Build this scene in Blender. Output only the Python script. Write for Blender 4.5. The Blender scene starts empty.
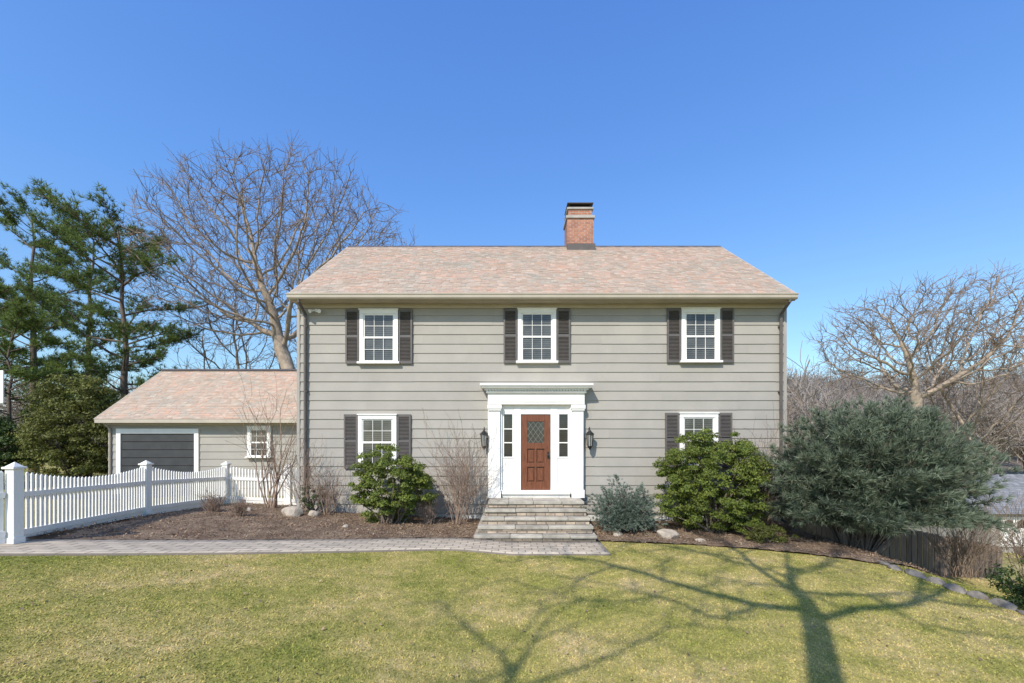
import bpy, math, random
import numpy as np
from mathutils import Vector, Matrix
random.seed(7)
scene=bpy.context.scene
COL=scene.collection
R=math.radians

# ------------------------------------------------------------ terrain
def S(a,b,x):
    t=np.clip((np.asarray(x,float)-a)/(b-a),0,1); return t*t*(3-2*t)
def H(x,y):
    x=np.asarray(x,float); y=np.asarray(y,float); d=y+12
    xl=np.clip(-x,0,12)
    base=-0.12*S(0,1,(11.8-d)/1.4)*np.clip(1-xl/8,0,1)
    left=.067*xl+np.clip(9.8-d,-6.5,5)*.06*xl/8.3
    right=-1.0*S(7.0,10.8,x)-1.7*S(11,24,x)-.5*S(7.3,8.2,x)*S(10.6,11.7,d)
    return base+left+right
def h(x,y): return float(H(x,y))

# ------------------------------------------------------------ materials
def newmat(name):
    m=bpy.data.materials.new(name); m.use_nodes=True
    nt=m.node_tree; nt.nodes.clear()
    out=nt.nodes.new('ShaderNodeOutputMaterial'); b=nt.nodes.new('ShaderNodeBsdfPrincipled')
    nt.links.new(b.outputs[0],out.inputs[0])
    return m,nt,b,out
def N(nt,t,**kw):
    n=nt.nodes.new(t)
    for k,v in kw.items(): setattr(n,k,v)
    return n
def mixc(nt,f,a,b,mode='MIX'):
    n=nt.nodes.new('ShaderNodeMix'); n.data_type='RGBA'; n.blend_type=mode
    for s,v in ((0,f),(6,a),(7,b)):
        if hasattr(v,'links'): nt.links.new(v,n.inputs[s])
        else: n.inputs[s].default_value=v if s==0 else (*v,1)
    return n.outputs[2]
def noise(nt,scale,detail=4,coord='Object',rough=.6,stretch=None):
    tc=N(nt,'ShaderNodeTexCoord'); n=N(nt,'ShaderNodeTexNoise')
    n.inputs['Scale'].default_value=scale; n.inputs['Detail'].default_value=detail; n.inputs['Roughness'].default_value=rough
    src=tc.outputs[coord]
    if stretch:
        mp=N(nt,'ShaderNodeMapping'); mp.inputs['Scale'].default_value=stretch
        nt.links.new(src,mp.inputs[0]); src=mp.outputs[0]
    nt.links.new(src,n.inputs['Vector'])
    return n.outputs['Fac']
def ramp(nt,f,stops,interp='LINEAR'):
    r=N(nt,'ShaderNodeValToRGB'); r.color_ramp.interpolation=interp
    e=r.color_ramp.elements
    while len(e)<len(stops): e.new(.5)
    for el,(p,c) in zip(e,stops):
        el.position=p; el.color=(*c,1) if len(c)==3 else c
    nt.links.new(f,r.inputs[0]); return r.outputs[0]
def bump(nt,b,f,strength,dist=.01):
    n=N(nt,'ShaderNodeBump'); n.inputs['Strength'].default_value=strength; n.inputs['Distance'].default_value=dist
    nt.links.new(f,n.inputs['Height']); nt.links.new(n.outputs[0],b.inputs['Normal'])
def islval(nt,col,amt):
    g=N(nt,'ShaderNodeNewGeometry'); mr=N(nt,'ShaderNodeMapRange')
    mr.inputs['To Min'].default_value=1-amt; mr.inputs['To Max'].default_value=1+amt
    nt.links.new(g.outputs['Random Per Island'],mr.inputs[0])
    hs=N(nt,'ShaderNodeHueSaturation'); nt.links.new(mr.outputs[0],hs.inputs['Value']); nt.links.new(col,hs.inputs['Color'])
    return hs.outputs[0]
def mat(name,c1,c2=None,scale=3,rough=.8,isl=0,bs=0,bscale=40,bd=.01,metal=0,stretch=None,spec=.4):
    m,nt,b,o=newmat(name)
    c2=c2 or tuple(v*.8 for v in c1)
    c=ramp(nt,noise(nt,scale,6,stretch=stretch),[(.35,c1),(.65,c2)])
    if isl: c=islval(nt,c,isl)
    nt.links.new(c,b.inputs['Base Color']); b.inputs['Roughness'].default_value=rough; b.inputs['Metallic'].default_value=metal
    b.inputs['Specular IOR Level'].default_value=spec
    if bs: bump(nt,b,noise(nt,bscale,5,stretch=stretch),bs,bd)
    return m
def leafmat(name,c1,c2,clump=2.0,trans=.3,rough=.55):
    m,nt,b,out=newmat(name)
    g=N(nt,'ShaderNodeNewGeometry')
    c=mixc(nt,g.outputs['Random Per Island'],c1,c2)
    nf=ramp(nt,noise(nt,clump,3),[(.3,(.6,.6,.6)),(.7,(1.25,1.25,1.25))])
    c=mixc(nt,1.0,c,nf,'MULTIPLY')
    nt.links.new(c,b.inputs['Base Color']); b.inputs['Roughness'].default_value=rough; b.inputs['Specular IOR Level'].default_value=.3
    t=N(nt,'ShaderNodeBsdfTranslucent'); nt.links.new(c,t.inputs[0])
    ms=N(nt,'ShaderNodeMixShader'); ms.inputs[0].default_value=trans
    nt.links.new(b.outputs[0],ms.inputs[1]); nt.links.new(t.outputs[0],ms.inputs[2]); nt.links.new(ms.outputs[0],out.inputs[0])
    return m
def brickmat(name,c1,c2,mortar,bw,bh,ms=.01,rough=.85,var=.25,bs=.5,offs=.5,coord='UV'):
    m,nt,b,o=newmat(name)
    tc=N(nt,'ShaderNodeTexCoord'); br=N(nt,'ShaderNodeTexBrick'); br.offset=offs
    nt.links.new(tc.outputs[coord],br.inputs['Vector'])
    br.inputs['Color1'].default_value=(*c1,1); br.inputs['Color2'].default_value=(*c2,1); br.inputs['Mortar'].default_value=(*mortar,1)
    br.inputs['Scale'].default_value=1; br.inputs['Brick Width'].default_value=bw; br.inputs['Row Height'].default_value=bh
    br.inputs['Mortar Size'].default_value=ms; br.inputs['Mortar Smooth'].default_value=.2
    nf=ramp(nt,noise(nt,4,6),[(.3,(1-var,)*3),(.7,(1+var,)*3)])
    c=mixc(nt,1.0,br.outputs[0],nf,'MULTIPLY')
    nt.links.new(c,b.inputs['Base Color']); b.inputs['Roughness'].default_value=rough
    inv=N(nt,'ShaderNodeMath',operation='SUBTRACT'); inv.inputs[0].default_value=1; nt.links.new(br.outputs['Fac'],inv.inputs[1])
    bump(nt,b,inv.outputs[0],bs,.01)
    return m

M={}
M['siding']=mat('siding_paint',(.362,.336,.294),(.322,.300,.264),scale=1.1,rough=.75,isl=.04,bs=.35,bscale=16,bd=.007)
M['white']=mat('white_paint',(.84,.82,.77),(.77,.75,.71),scale=3,rough=.5)
M['tan']=mat('tan_trim',(.47,.41,.325),(.41,.36,.29),scale=2,rough=.5)
M['found']=mat('foundation_paint',(.66,.65,.61),(.5,.49,.45),scale=3,rough=.8,bs=.2)
M['shutter']=mat('shutter_paint',(.135,.12,.11),(.10,.09,.084),rough=.55)
M['downspout']=mat('downspout_metal',(.12,.10,.09),(.09,.08,.07),rough=.45)
M['black']=mat('black_iron',(.02,.02,.02),(.014,.014,.014),rough=.45)
M['wood']=mat('door_wood',(.20,.07,.032),(.11,.038,.019),scale=6,rough=.4,stretch=(8,8,.8),bs=.1)
M['came']=mat('lead_came',(.26,.25,.23),rough=.5)
M['stone']=mat('edging_granite',(.25,.22,.185),(.13,.115,.10),scale=7,rough=.9,bs=.6,bscale=20,bd=.02)
M['bluecap']=mat('tread_stone',(.45,.41,.34),(.28,.255,.21),scale=3.5,rough=.8,bs=.5,bscale=22,isl=.12)
M['rock']=mat('field_rock',(.50,.42,.33),(.28,.24,.19),scale=6,rough=.9,bs=.6,bscale=15,bd=.03)
M['riser']=brickmat('riser_stone',(.46,.36,.26),(.24,.20,.155),(.14,.115,.09),.24,.09,.012,var=.35)
M['brick']=brickmat('chimney_brick',(.42,.16,.085),(.30,.10,.06),(.36,.31,.26),.21,.072,.01)
M['concrete']=mat('concrete',(.42,.40,.36),(.32,.30,.27),rough=.9,bs=.3)
M['darkcap']=mat('chimney_cap',(.07,.055,.045),(.045,.04,.035),rough=.7)
M['paver']=brickmat('path_paver',(.51,.43,.33),(.39,.33,.255),(.19,.16,.125),.30,.158,.012,var=.15,bs=.5)
M['asphalt']=mat('asphalt',(.08,.08,.08),(.055,.055,.055),scale=8,rough=.9,bs=.3,bscale=120)
M['mulch']=mat('mulch',(.14,.088,.055),(.27,.195,.13),scale=2.2,rough=.95,bs=1,bscale=45,bd=.03)
M['chips']=mat('mulch_chip',(.34,.235,.15),(.12,.078,.048),scale=2,rough=.9,isl=.5)
M['bark']=mat('bark',(.20,.16,.13),(.10,.08,.065),scale=5,rough=.95,bs=.8,bscale=12,stretch=(3,3,.6),bd=.03)
M['barkgrey']=mat('bark_grey',(.42,.335,.25),(.25,.195,.145),scale=3,rough=.95,bs=.6,bscale=10,bd=.03)
M['barkpine']=mat('pine_bark',(.17,.125,.095),(.09,.07,.055),scale=4,rough=.95,bs=.7,bscale=10)
M['twig']=mat('twig',(.29,.215,.155),(.18,.135,.10),scale=3,rough=.9)
M['twigred']=mat('twig_tan',(.36,.26,.19),(.22,.15,.11),scale=3,rough=.9)
M['fencewood']=mat('weathered_board',(.29,.22,.165),(.18,.135,.10),scale=3,rough=.9,isl=.2,stretch=(6,6,.7),bs=.4)
M['gdoor']=mat('garage_door_paint',(.055,.055,.056),(.04,.04,.042),rough=.4)
M['hoop']=mat('hoop_red',(.5,.09,.03),rough=.5)
M['leafyg']=leafmat('leaf_yellow_green',(.25,.285,.05),(.085,.135,.03),3,.38)
M['leafdk']=leafmat('leaf_dark_green',(.085,.13,.03),(.04,.07,.018),1.5)
M['leafgold']=leafmat('leaf_gold_green',(.22,.22,.05),(.08,.10,.025),1.2,.35)
M['blue']=leafmat('needle_blue',(.27,.32,.25),(.13,.18,.14),3,.25)
M['juniper']=leafmat('needle_juniper',(.26,.30,.20),(.085,.12,.078),1.8,.25)
M['pine']=leafmat('needle_pine',(.22,.285,.075),(.09,.14,.035),.5,.45)
M['pinelt']=leafmat('needle_pine_light',(.25,.32,.08),(.11,.16,.04),.5,.42)

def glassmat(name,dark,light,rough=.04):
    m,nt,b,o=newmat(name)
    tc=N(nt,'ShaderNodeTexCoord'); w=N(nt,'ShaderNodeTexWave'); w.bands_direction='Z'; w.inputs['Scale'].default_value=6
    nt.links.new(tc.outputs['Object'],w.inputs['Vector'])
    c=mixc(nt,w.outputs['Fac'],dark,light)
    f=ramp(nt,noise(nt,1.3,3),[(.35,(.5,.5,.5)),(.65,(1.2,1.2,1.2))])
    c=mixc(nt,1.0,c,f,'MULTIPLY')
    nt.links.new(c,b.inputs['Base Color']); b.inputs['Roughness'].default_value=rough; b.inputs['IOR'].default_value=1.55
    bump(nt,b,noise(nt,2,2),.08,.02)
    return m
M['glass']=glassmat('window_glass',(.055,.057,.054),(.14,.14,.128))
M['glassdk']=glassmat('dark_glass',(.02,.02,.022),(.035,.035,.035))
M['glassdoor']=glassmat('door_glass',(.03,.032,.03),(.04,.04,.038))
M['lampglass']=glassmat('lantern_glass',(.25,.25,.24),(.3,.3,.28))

def slate():
    m,nt,b,o=newmat('roof_slate')
    g=N(nt,'ShaderNodeNewGeometry')
    c=ramp(nt,g.outputs['Random Per Island'],[(0,(.42,.30,.225)),(.2,(.46,.325,.24)),(.38,(.38,.315,.245)),(.52,(.48,.30,.20)),(.64,(.43,.335,.255)),(.76,(.33,.30,.245)),(.86,(.47,.27,.175)),(.91,(.48,.38,.295))],'CONSTANT')
    c2=ramp(nt,noise(nt,.9,7,rough=.78),[(.36,(.31,.295,.23)),(.5,(.43,.335,.25)),(.6,(.50,.33,.24)),(.7,(.40,.34,.27))])
    c=mixc(nt,.5,c,c2)
    c=islval(nt,c,.08)
    nt.links.new(c,b.inputs['Base Color']); b.inputs['Roughness'].default_value=.75
    bump(nt,b,noise(nt,20,4),.3,.01)
    return m
M['slate']=slate()
M['shingle']=brickmat('grey_shingle',(.25,.245,.24),(.18,.18,.18),(.10,.10,.10),.35,.2,.012)

def lawncolor(nt,k):
    n1=noise(nt,.55,7,rough=.74)
    a=ramp(nt,n1,[(.34,(.235*k,.245*k,.06*k)),(.45,(.33*k,.305*k,.095*k)),(.55,(.42*k,.355*k,.14*k)),(.66,(.53*k,.425*k,.22*k))])
    n2=ramp(nt,noise(nt,5,5,rough=.7),[(.32,(.74,.80,.72)),(.68,(1.22,1.17,1.2))])
    return mixc(nt,1.0,a,n2,'MULTIPLY')
def groundmat():
    m,nt,b,o=newmat('lawn_soil')
    c=lawncolor(nt,.88)
    c=mixc(nt,1.0,c,ramp(nt,noise(nt,40,4),[(.3,(.7,.7,.7)),(.7,(1.25,1.2,1.15))]),'MULTIPLY')
    nt.links.new(c,b.inputs['Base Color']); b.inputs['Roughness'].default_value=.95; b.inputs['Specular IOR Level'].default_value=.1
    bump(nt,b,noise(nt,60,5),.6,.02)
    return m
M['ground']=groundmat()
def blademat():
    m,nt,b,out=newmat('grass_blade')
    a=lawncolor(nt,1.25)
    g=N(nt,'ShaderNodeNewGeometry')
    r=ramp(nt,g.outputs['Random Per Island'],[(0,(.65,.75,.6)),(.7,(1.1,1.1,1.0)),(1,(1.5,1.35,1.3))])
    c=mixc(nt,1.0,a,r,'MULTIPLY')
    nt.links.new(c,b.inputs['Base Color']); b.inputs['Roughness'].default_value=.7; b.inputs['Specular IOR Level'].default_value=.15
    t=N(nt,'ShaderNodeBsdfTranslucent'); nt.links.new(c,t.inputs[0])
    ms=N(nt,'ShaderNodeMixShader'); ms.inputs[0].default_value=.3
    nt.links.new(b.outputs[0],ms.inputs[1]); nt.links.new(t.outputs[0],ms.inputs[2]); nt.links.new(ms.outputs[0],out.inputs[0])
    return m
M['blade']=blademat()
M['hill']=mat('hill_litter',(.22,.18,.145),(.15,.13,.105),scale=.08,rough=1)
M['woods']=mat('far_wood',(.34,.29,.25),(.24,.205,.185),scale=.05,rough=1)

# ------------------------------------------------------------ mesh tools
class MB:
    def __init__(s): s.v=[]; s.f=[]
    def add(s,vs,fs):
        o=len(s.v); s.v+= [tuple(p) for p in vs]; s.f+=[tuple(i+o for i in f) for f in fs]
    def box(s,x0,x1,y0,y1,z0,z1):
        s.add([(x0,y0,z0),(x1,y0,z0),(x1,y1,z0),(x0,y1,z0),(x0,y0,z1),(x1,y0,z1),(x1,y1,z1),(x0,y1,z1)],
              [(0,3,2,1),(4,5,6,7),(0,1,5,4),(1,2,6,5),(2,3,7,6),(3,0,4,7)])
    def obox(s,c,ax,ay,az,hx,hy,hz):
        c=Vector(c);ax=Vector(ax)*hx;ay=Vector(ay)*hy;az=Vector(az)*hz
        s.add([c-ax-ay-az,c+ax-ay-az,c+ax+ay-az,c-ax+ay-az,c-ax-ay+az,c+ax-ay+az,c+ax+ay+az,c-ax+ay+az],
              [(0,3,2,1),(4,5,6,7),(0,1,5,4),(1,2,6,5),(2,3,7,6),(3,0,4,7)])
    def prism(s,prof,x0,x1):
        n=len(prof)
        s.add([(x0,a,b) for a,b in prof]+[(x1,a,b) for a,b in prof],
              [tuple(range(n-1,-1,-1)),tuple(range(n,2*n))]+[(i,(i+1)%n,n+(i+1)%n,n+i) for i in range(n)])
    def tube(s,pts,rad,n=6,cap=True):
        pts=[Vector(p) for p in pts]; o=len(s.v); k=len(pts)
        d0=(pts[1]-pts[0]).normalized()
        a=d0.orthogonal().normalized()
        for i,p in enumerate(pts):
            d=(pts[min(i+1,k-1)]-pts[max(i-1,0)]).normalized()
            a=(a-d*a.dot(d)); a=a.normalized() if a.length>1e-6 else d.orthogonal().normalized()
            b=d.cross(a)
            for j in range(n):
                t=2*math.pi*j/n; q=p+(a*math.cos(t)+b*math.sin(t))*rad[i]; s.v.append((q.x,q.y,q.z))
        for i in range(k-1):
            for j in range(n):
                s.f.append((o+i*n+j,o+i*n+(j+1)%n,o+(i+1)*n+(j+1)%n,o+(i+1)*n+j))
        if cap:
            s.f.append(tuple(o+j for j in range(n-1,-1,-1))); s.f.append(tuple(o+(k-1)*n+j for j in range(n)))
    def mesh(s,name,m,uv=False,smooth=False):
        me=bpy.data.meshes.new(name); me.from_pydata(s.v,[],s.f); me.materials.append(m); me.update()
        if uv: uvproj(me)
        if smooth: me.polygons.foreach_set('use_smooth',[True]*len(me.polygons))
        return me
def uvproj(me):
    l=me.uv_layers.new(name='UVMap'); Z=Vector((0,0,1))
    for p in me.polygons:
        n=p.normal
        u=Z.cross(n)
        u=Vector((1,0,0)) if u.length<.05 else u.normalized()
        v=n.cross(u)
        for li in p.loop_indices:
            c=me.vertices[me.loops[li].vertex_index].co; l.data[li].uv=(c.dot(u),c.dot(v))
def npmesh(name,V,F,m,smooth=False):
    V=np.asarray(V,np.float32); F=np.asarray(F,np.int32); k=F.shape[1]
    me=bpy.data.meshes.new(name); me.vertices.add(len(V)); me.vertices.foreach_set('co',V.ravel())
    me.loops.add(F.size); me.loops.foreach_set('vertex_index',F.ravel())
    me.polygons.add(len(F)); me.polygons.foreach_set('loop_start',np.arange(0,F.size,k,dtype=np.int32))
    me.update(calc_edges=True); me.validate(); me.materials.append(m)
    if smooth: me.polygons.foreach_set('use_smooth',[True]*len(me.polygons))
    return me
def obj(name,me,parent=None,loc=(0,0,0),rot=0,label=None,cat=None,group=None,kind=None,bevel=0):
    o=bpy.data.objects.new(name,me); COL.objects.link(o); o.location=loc; o.rotation_euler=(0,0,rot)
    if parent: o.parent=parent
    if label: o['label']=label
    if cat: o['category']=cat
    if group: o['group']=group
    if kind: o['kind']=kind
    if bevel:
        b=o.modifiers.new('bevel','BEVEL'); b.width=bevel; b.segments=2; b.limit_method='ANGLE'
    return o
def empty(name,loc,label,cat,group=None,rot=0):
    return obj(name,None,None,loc,rot,label,cat,group)

def clad(mb,org,u,v,n,W,Hh,course,wmin,wmax,t,rng,jit=.004,tv=.15,gap=.002):
    org=Vector(org);u=Vector(u);v=Vector(v);n=Vector(n)
    rows=int(round(Hh/course)); course=Hh/rows
    for r in range(rows):
        x=0 if r%2==0 else -rng.uniform(.2,.8)*wmin
        while x<W:
            w=rng.uniform(wmin,wmax); a=max(x,0); b=min(x+w,W)
            if W-b<wmin*.4: b=W
            if b>a+.01:
                b0=r*course-.006+rng.uniform(-jit,jit); b1=min((r+1)*course+.02,Hh)
                th=t*(1+rng.uniform(-tv,tv))
                P=lambda s,q,k: org+u*s+v*q+n*k
                a2=a+gap/2; b2=b-gap/2
                mb.add([P(a2,b0,0),P(b2,b0,0),P(b2,b1,0),P(a2,b1,0),P(a2,b0,th),P(b2,b0,th),P(b2,b1,.003),P(a2,b1,.003)],
                       [(4,5,6,7),(0,1,5,4),(1,2,6,5),(3,0,4,7)])
            if b==W: break
            x=x+w

# ------------------------------------------------------------ ground
def axis(*seg):
    a=[]
    for lo,hi,st in seg: a+=list(np.arange(lo,hi,st))
    a.append(seg[-1][1]); return np.array(a)
xs=axis((-700,-100,60),(-100,-20,5),(-20,26,.4),(26,100,5),(100,700,60))
ys=axis((-60,-16,4),(-16,8,.4),(8,40,3),(40,120,10),(120,900,60))
X,Y=np.meshgrid(xs,ys); Zg=H(X,Y)
V=np.stack([X.ravel(),Y.ravel(),Zg.ravel()],1); nx=len(xs)
I=(np.arange(len(ys)-1)[:,None]*nx+np.arange(nx-1)[None,:]).ravel()
obj('ground',npmesh('ground',V,np.stack([I,I+1,I+nx+1,I+nx],1),M['ground'],True),kind='structure',label='patchy yellow-green early spring lawn on gently sloping ground')

def pathback(x):
    x=np.asarray(x,float); t=np.clip(-.9-x,0,None); return -1.92-.51*(np.sqrt(t*t+.25)-.5)
def sheet(u0,u1,nu,f0,f1,nv,dz):
    us=np.linspace(u0,u1,nu); ts=np.linspace(0,1,nv)
    U,T=np.meshgrid(us,ts); Yv=f0(U)*(1-T)+f1(U)*T
    Z=H(U,Yv)+dz
    V=np.stack([U.ravel(),Yv.ravel(),Z.ravel()],1)
    I=(np.arange(nv-1)[:,None]*nu+np.arange(nu-1)[None,:]).ravel()
    F=np.stack([I,I+1,I+nu+1,I+nu],1)
    return V,F,U,T
PW=1.11
V,F,U,T=sheet(-13,2.05,120,lambda u:pathback(u)-PW,lambda u:pathback(u),5,.035)
me=npmesh('path',V,F,M['paver']); uvl=me.uv_layers.new(name='UVMap')
co=np.zeros(len(me.loops),np.int32); me.loops.foreach_get('vertex_index',co)
uv=np.stack([U.ravel()*1.06,T.ravel()*PW],1)[co]; uvl.data.foreach_set('uv',uv.astype(np.float32).ravel())
p=obj('path',me,kind='structure',label='light tan concrete paver walk leading to the front steps')
so=p.modifiers.new('s','SOLIDIFY'); so.thickness=.08; so.offset=-1
V,F,U,T=sheet(-8.15,-.6,90,lambda u:pathback(u)+.01,lambda u:np.where(u<-5.95,.95,-.01),40,.018)
rng=np.random.default_rng(3)
V[:,2]+=rng.uniform(0,.03,len(V)); V[:,2]+=0.03*np.sin(T.ravel()*3.14)
fx=-7.6-.9*np.clip((V[:,1]+5.4)/6.4,0,1)*1.0
V[:,0]=np.maximum(V[:,0],fx+.05)
obj('flower_bed',npmesh('flower_bed',V,F,M['mulch'],True),kind='structure',label='dark brown mulch bed in front of the house')
def rb(u):
    return np.interp(u,[1.9,2.1,4.3,5.4,6.4,7.1,9.2],[-1.75,-1.8,-2.2,-2.6,-3.1,-3.7,-2.9])
V2,F2,U2,T2=sheet(1.9,9.2,90,rb,lambda u:np.where(u<7.6,-.01,.2),40,.018)
V2[:,2]+=rng.uniform(0,.03,len(V2)); V2[:,2]+=.03*np.sin(T2.ravel()*3.14)
obj('flower_bed',npmesh('flower_bed',V2,F2,M['mulch'],True),kind='structure',label='dark brown mulch bed curving under the shrubs')
def quads(P,Nn,T_,L,W):
    T_=T_-Nn*np.sum(T_*Nn,1,keepdims=True); T_/=np.linalg.norm(T_,axis=1,keepdims=True)+1e-9
    B=np.cross(Nn,T_)
    L=L[:,None];W=W[:,None]
    V=np.stack([P-T_*L*.5,P+B*W*.5,P+T_*L*.5,P-B*W*.5],1).reshape(-1,3)
    F=np.arange(len(P)*4).reshape(-1,4); return V,F
def unit(a): return a/(np.linalg.norm(a,axis=1,keepdims=True)+1e-9)
nch=26000
idx=rng.integers(0,len(V),nch//2); idx2=rng.integers(0,len(V2),nch//2)
P=np.concatenate([V[idx],V2[idx2]])+rng.normal(0,.06,(nch,3))*[1,1,0]
P=P[(P[:,1]<-.03)|(P[:,0]<-6)]
P[:,2]+=.02
k=(P[:,0]>-.9)&(P[:,0]<2.1)&(P[:,1]>-2.0); P=P[~k]
k=(P[:,0]<2.0)&(P[:,1]<pathback(P[:,0])+.02); P=P[~k]; n=len(P)
Vc,Fc=quads(P,unit(rng.normal(0,.5,(n,3))+[0,0,1]),rng.normal(0,1,(n,3)),rng.uniform(.02,.07,n),rng.uniform(.008,.025,n))
obj('mulch_chips',npmesh('mulch_chips',Vc,Fc,M['chips']),kind='stuff',label='scattered bark chips and dead leaves on the beds',cat='mulch')
n=420; P=np.stack([rng.uniform(-8,8,n),rng.uniform(-9.3,-3.4,n),np.zeros(n)],1)
P=P[(P[:,1]<pathback(P[:,0])-PW-.05)]; n=len(P); P[:,2]=H(P[:,0],P[:,1])+.03
Vc,Fc=quads(P,unit(rng.normal(0,.4,(n,3))+[0,0,1]),rng.normal(0,1,(n,3)),rng.uniform(.025,.06,n),rng.uniform(.02,.04,n))
obj('fallen_leaves',npmesh('fallen_leaves',Vc,Fc,M['chips']),kind='stuff',label='sparse dry brown leaves scattered over the lawn',cat='leaves')
V,F,U,T=sheet(-22,-11.4,40,lambda u:np.where(u<-14.8,.2,.4),lambda u:np.full_like(u,3.9),14,.02)
obj('driveway',npmesh('driveway',V,F,M['asphalt'],True),kind='structure',label='dark asphalt driveway before the garage')
nb=280000
d=2.3+ (rng.random(nb)**1.25)*8.3
xg=rng.uniform(-1.32,1.32,nb)*d; yg=d-12
front=np.where(xg<2.05,pathback(xg)-PW-.01,np.where(xg<7.1,rb(xg)-.02,-1))+rng.normal(0,.02,nb)
ok=(yg<front)&(xg>-12)
xg=xg[ok];yg=yg[ok];n=len(xg)
zg=H(xg,yg); ph=rng.uniform(0,2*math.pi,n); L=rng.uniform(.009,.024,n); w=rng.uniform(.004,.008,n)*(1+ (yg+12)*.10)
lean=rng.normal(0,.8,(n,2))
a=np.stack([np.cos(ph)*w,np.sin(ph)*w,np.zeros(n)],1); base=np.stack([xg,yg,zg-.003],1)
tip=base+np.stack([lean[:,0]*L,lean[:,1]*L,L],1)
V=np.stack([base-a,base+a,tip],1).reshape(-1,3)
obj('grass',npmesh('grass',V,np.arange(n*3).reshape(-1,3),M['blade']),kind='stuff',label='short yellow-green lawn grass',cat='grass')

hx=np.linspace(-260,420,70); hy=np.linspace(50,330,30)
X,Y=np.meshgrid(hx,hy)
def HH(X,Y): return -3.0+S(55,150,Y)*(9+11*S(10,110,X)+2.5*np.sin(X*.035)+1.5*np.sin(X*.09+1))
Zh=HH(X,Y); nx=70
V=np.stack([X.ravel(),Y.ravel(),Zh.ravel()],1); I=(np.arange(29)[:,None]*nx+np.arange(nx-1)[None,:]).ravel()
obj('hill',npmesh('hill',V,np.stack([I,I+1,I+nx+1,I+nx],1),M['hill'],True),kind='structure',label='low wooded hill beyond the gardens')

# ------------------------------------------------------------ house
house=empty('house',(0,0,0),'two-storey grey shingled colonial house with pinkish slate roof','house')
rg=random.Random(5)
XL,XR=-5.93,7.58
mb=MB()
mb.prism([(0,.22),(7.7,.22),(7.7,6.04),(3.85,8.95),(0,6.04)],XL,XR)
clad(mb,(XL,0,.25),(1,0,0),(0,0,1),(0,-1,0),XR-XL,5.75,.2614,.7,2.4,.026,rg,jit=.003,tv=.10,gap=.0005)
clad(mb,(XL,7.7,.25),(0,-1,0),(0,0,1),(-1,0,0),7.7,5.75,.2614,1.2,3,.028,rg,gap=0)
clad(mb,(XR,0,.25),(0,1,0),(0,0,1),(1,0,0),7.7,5.75,.2614,1.2,3,.028,rg,gap=0)
mb.box(XL-.03,XL+.05,-.036,.02,.25,6.0); mb.box(XR-.05,XR+.03,-.036,.02,.25,6.0)
obj('wall',mb.mesh('wall',M['siding']),house,label='grey shingle siding in wide courses')
mb=MB(); mb.box(XL+.02,XR-.02,.015,7.68,-1.9,.24); obj('foundation',mb.mesh('foundation',M['found']),house)
mb=MB(); RX0,RX1=-6.0,7.64
sl=Vector((0,4.25,3.17)); Ls=sl.length; sv=sl.normalized(); nn=Vector((0,-sv.z,sv.y))
mb.prism([(-.38,6.17),(3.85,9.32),(8.08,6.17),(8.08,6.10),(3.85,9.22),(-.38,6.10)][::-1],RX0+.02,RX1-.02)
clad(mb,(RX0,-.42,6.20),(1,0,0),sv,nn,RX1-RX0,Ls,.12,.10,.22,.012,rg,jit=.008,tv=.5,gap=.004)
sv2=Vector((0,-sv.y,sv.z)); clad(mb,(RX1,8.12,6.20),(-1,0,0),sv2,Vector((0,sv.z,sv.y)),RX1-RX0,Ls,.185,.25,.5,.022,rg,jit=.012)
roof=obj('roof',mb.mesh('roof',M['slate']),house,label='mottled pink, tan and grey-green slate roof')
mb=MB(); mb.prism([(3.7,9.28),(3.85,9.41),(4.0,9.28),(3.85,9.33)][::-1],RX0,RX1)
obj('ridge_cap',mb.mesh('ridge_cap',M['downspout']),roof)
mb=MB()
mb.box(-5.96,7.6,-.37,.0,6.04,6.10)
mb.box(-5.96,7.6,-.40,-.372,6.02,6.19)
mb.box(XL-.02,XR+.02,-.065,.01,5.93,6.037)
for xa,sg in ((RX0+.01,-1),(RX1-.01,1)):
    for s in (1,-1):
        c=Vector((xa,3.85-s*2.12,7.70))
        mb.obox(c,(1,0,0),Vector((0,sv.y*s,sv.z)),Vector((0,-sv.z*s,sv.y)),.025,2.62,.09)
obj('eave_trim',mb.mesh('eave_trim',M['tan']),house)
mb=MB()
prof=[(-.405,6.17),(-.405,6.06),(-.43,6.035),(-.50,6.035),(-.53,6.07),(-.54,6.17)]
mb.prism(prof,-5.99,7.6); mb.box(-5.99,7.6,-.555,-.53,6.155,6.18)
obj('gutter',mb.mesh('gutter',M['tan']),house)
def downspout(x,zb):
    mb=MB(); mb.tube([(x,-.47,6.05),(x,-.47,5.98),(x,-.09,5.75),(x,-.09,5.6),(x,-.09,zb+.15),(x,-.14,zb+.05),(x,-.3,zb)],[.04]*7,8)
    for z in (5.4,3.6,1.6): mb.box(x-.055,x+.055,-.10,-.03,z,z+.04)
    obj('downspout',mb.mesh('downspout',M['downspout']),house)
downspout(-5.70,h(-5.7,-.3)+.1); downspout(7.42,h(7.4,-.3)+.1)
cx0,cx1,cy0,cy1=2.0,2.94,3.6,4.45
mb=MB(); mb.box(cx0,cx1,cy0,cy1,8.5,10.28); mb.box(cx0+.04,cx1-.04,cy0+.04,cy1-.04,10.38,10.62)
ch=obj('chimney',mb.mesh('chimney',M['brick'],uv=True),roof,label='red brick chimney with stone band')
mb=MB(); mb.box(cx0-.05,cx1+.05,cy0-.05,cy1+.05,10.283,10.377); mb.box(cx0-.01,cx1+.01,cy0-.01,cy1+.01,10.623,10.69)
obj('chimney_band',mb.mesh('chimney_band',M['concrete']),roof,bevel=.01)
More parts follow.
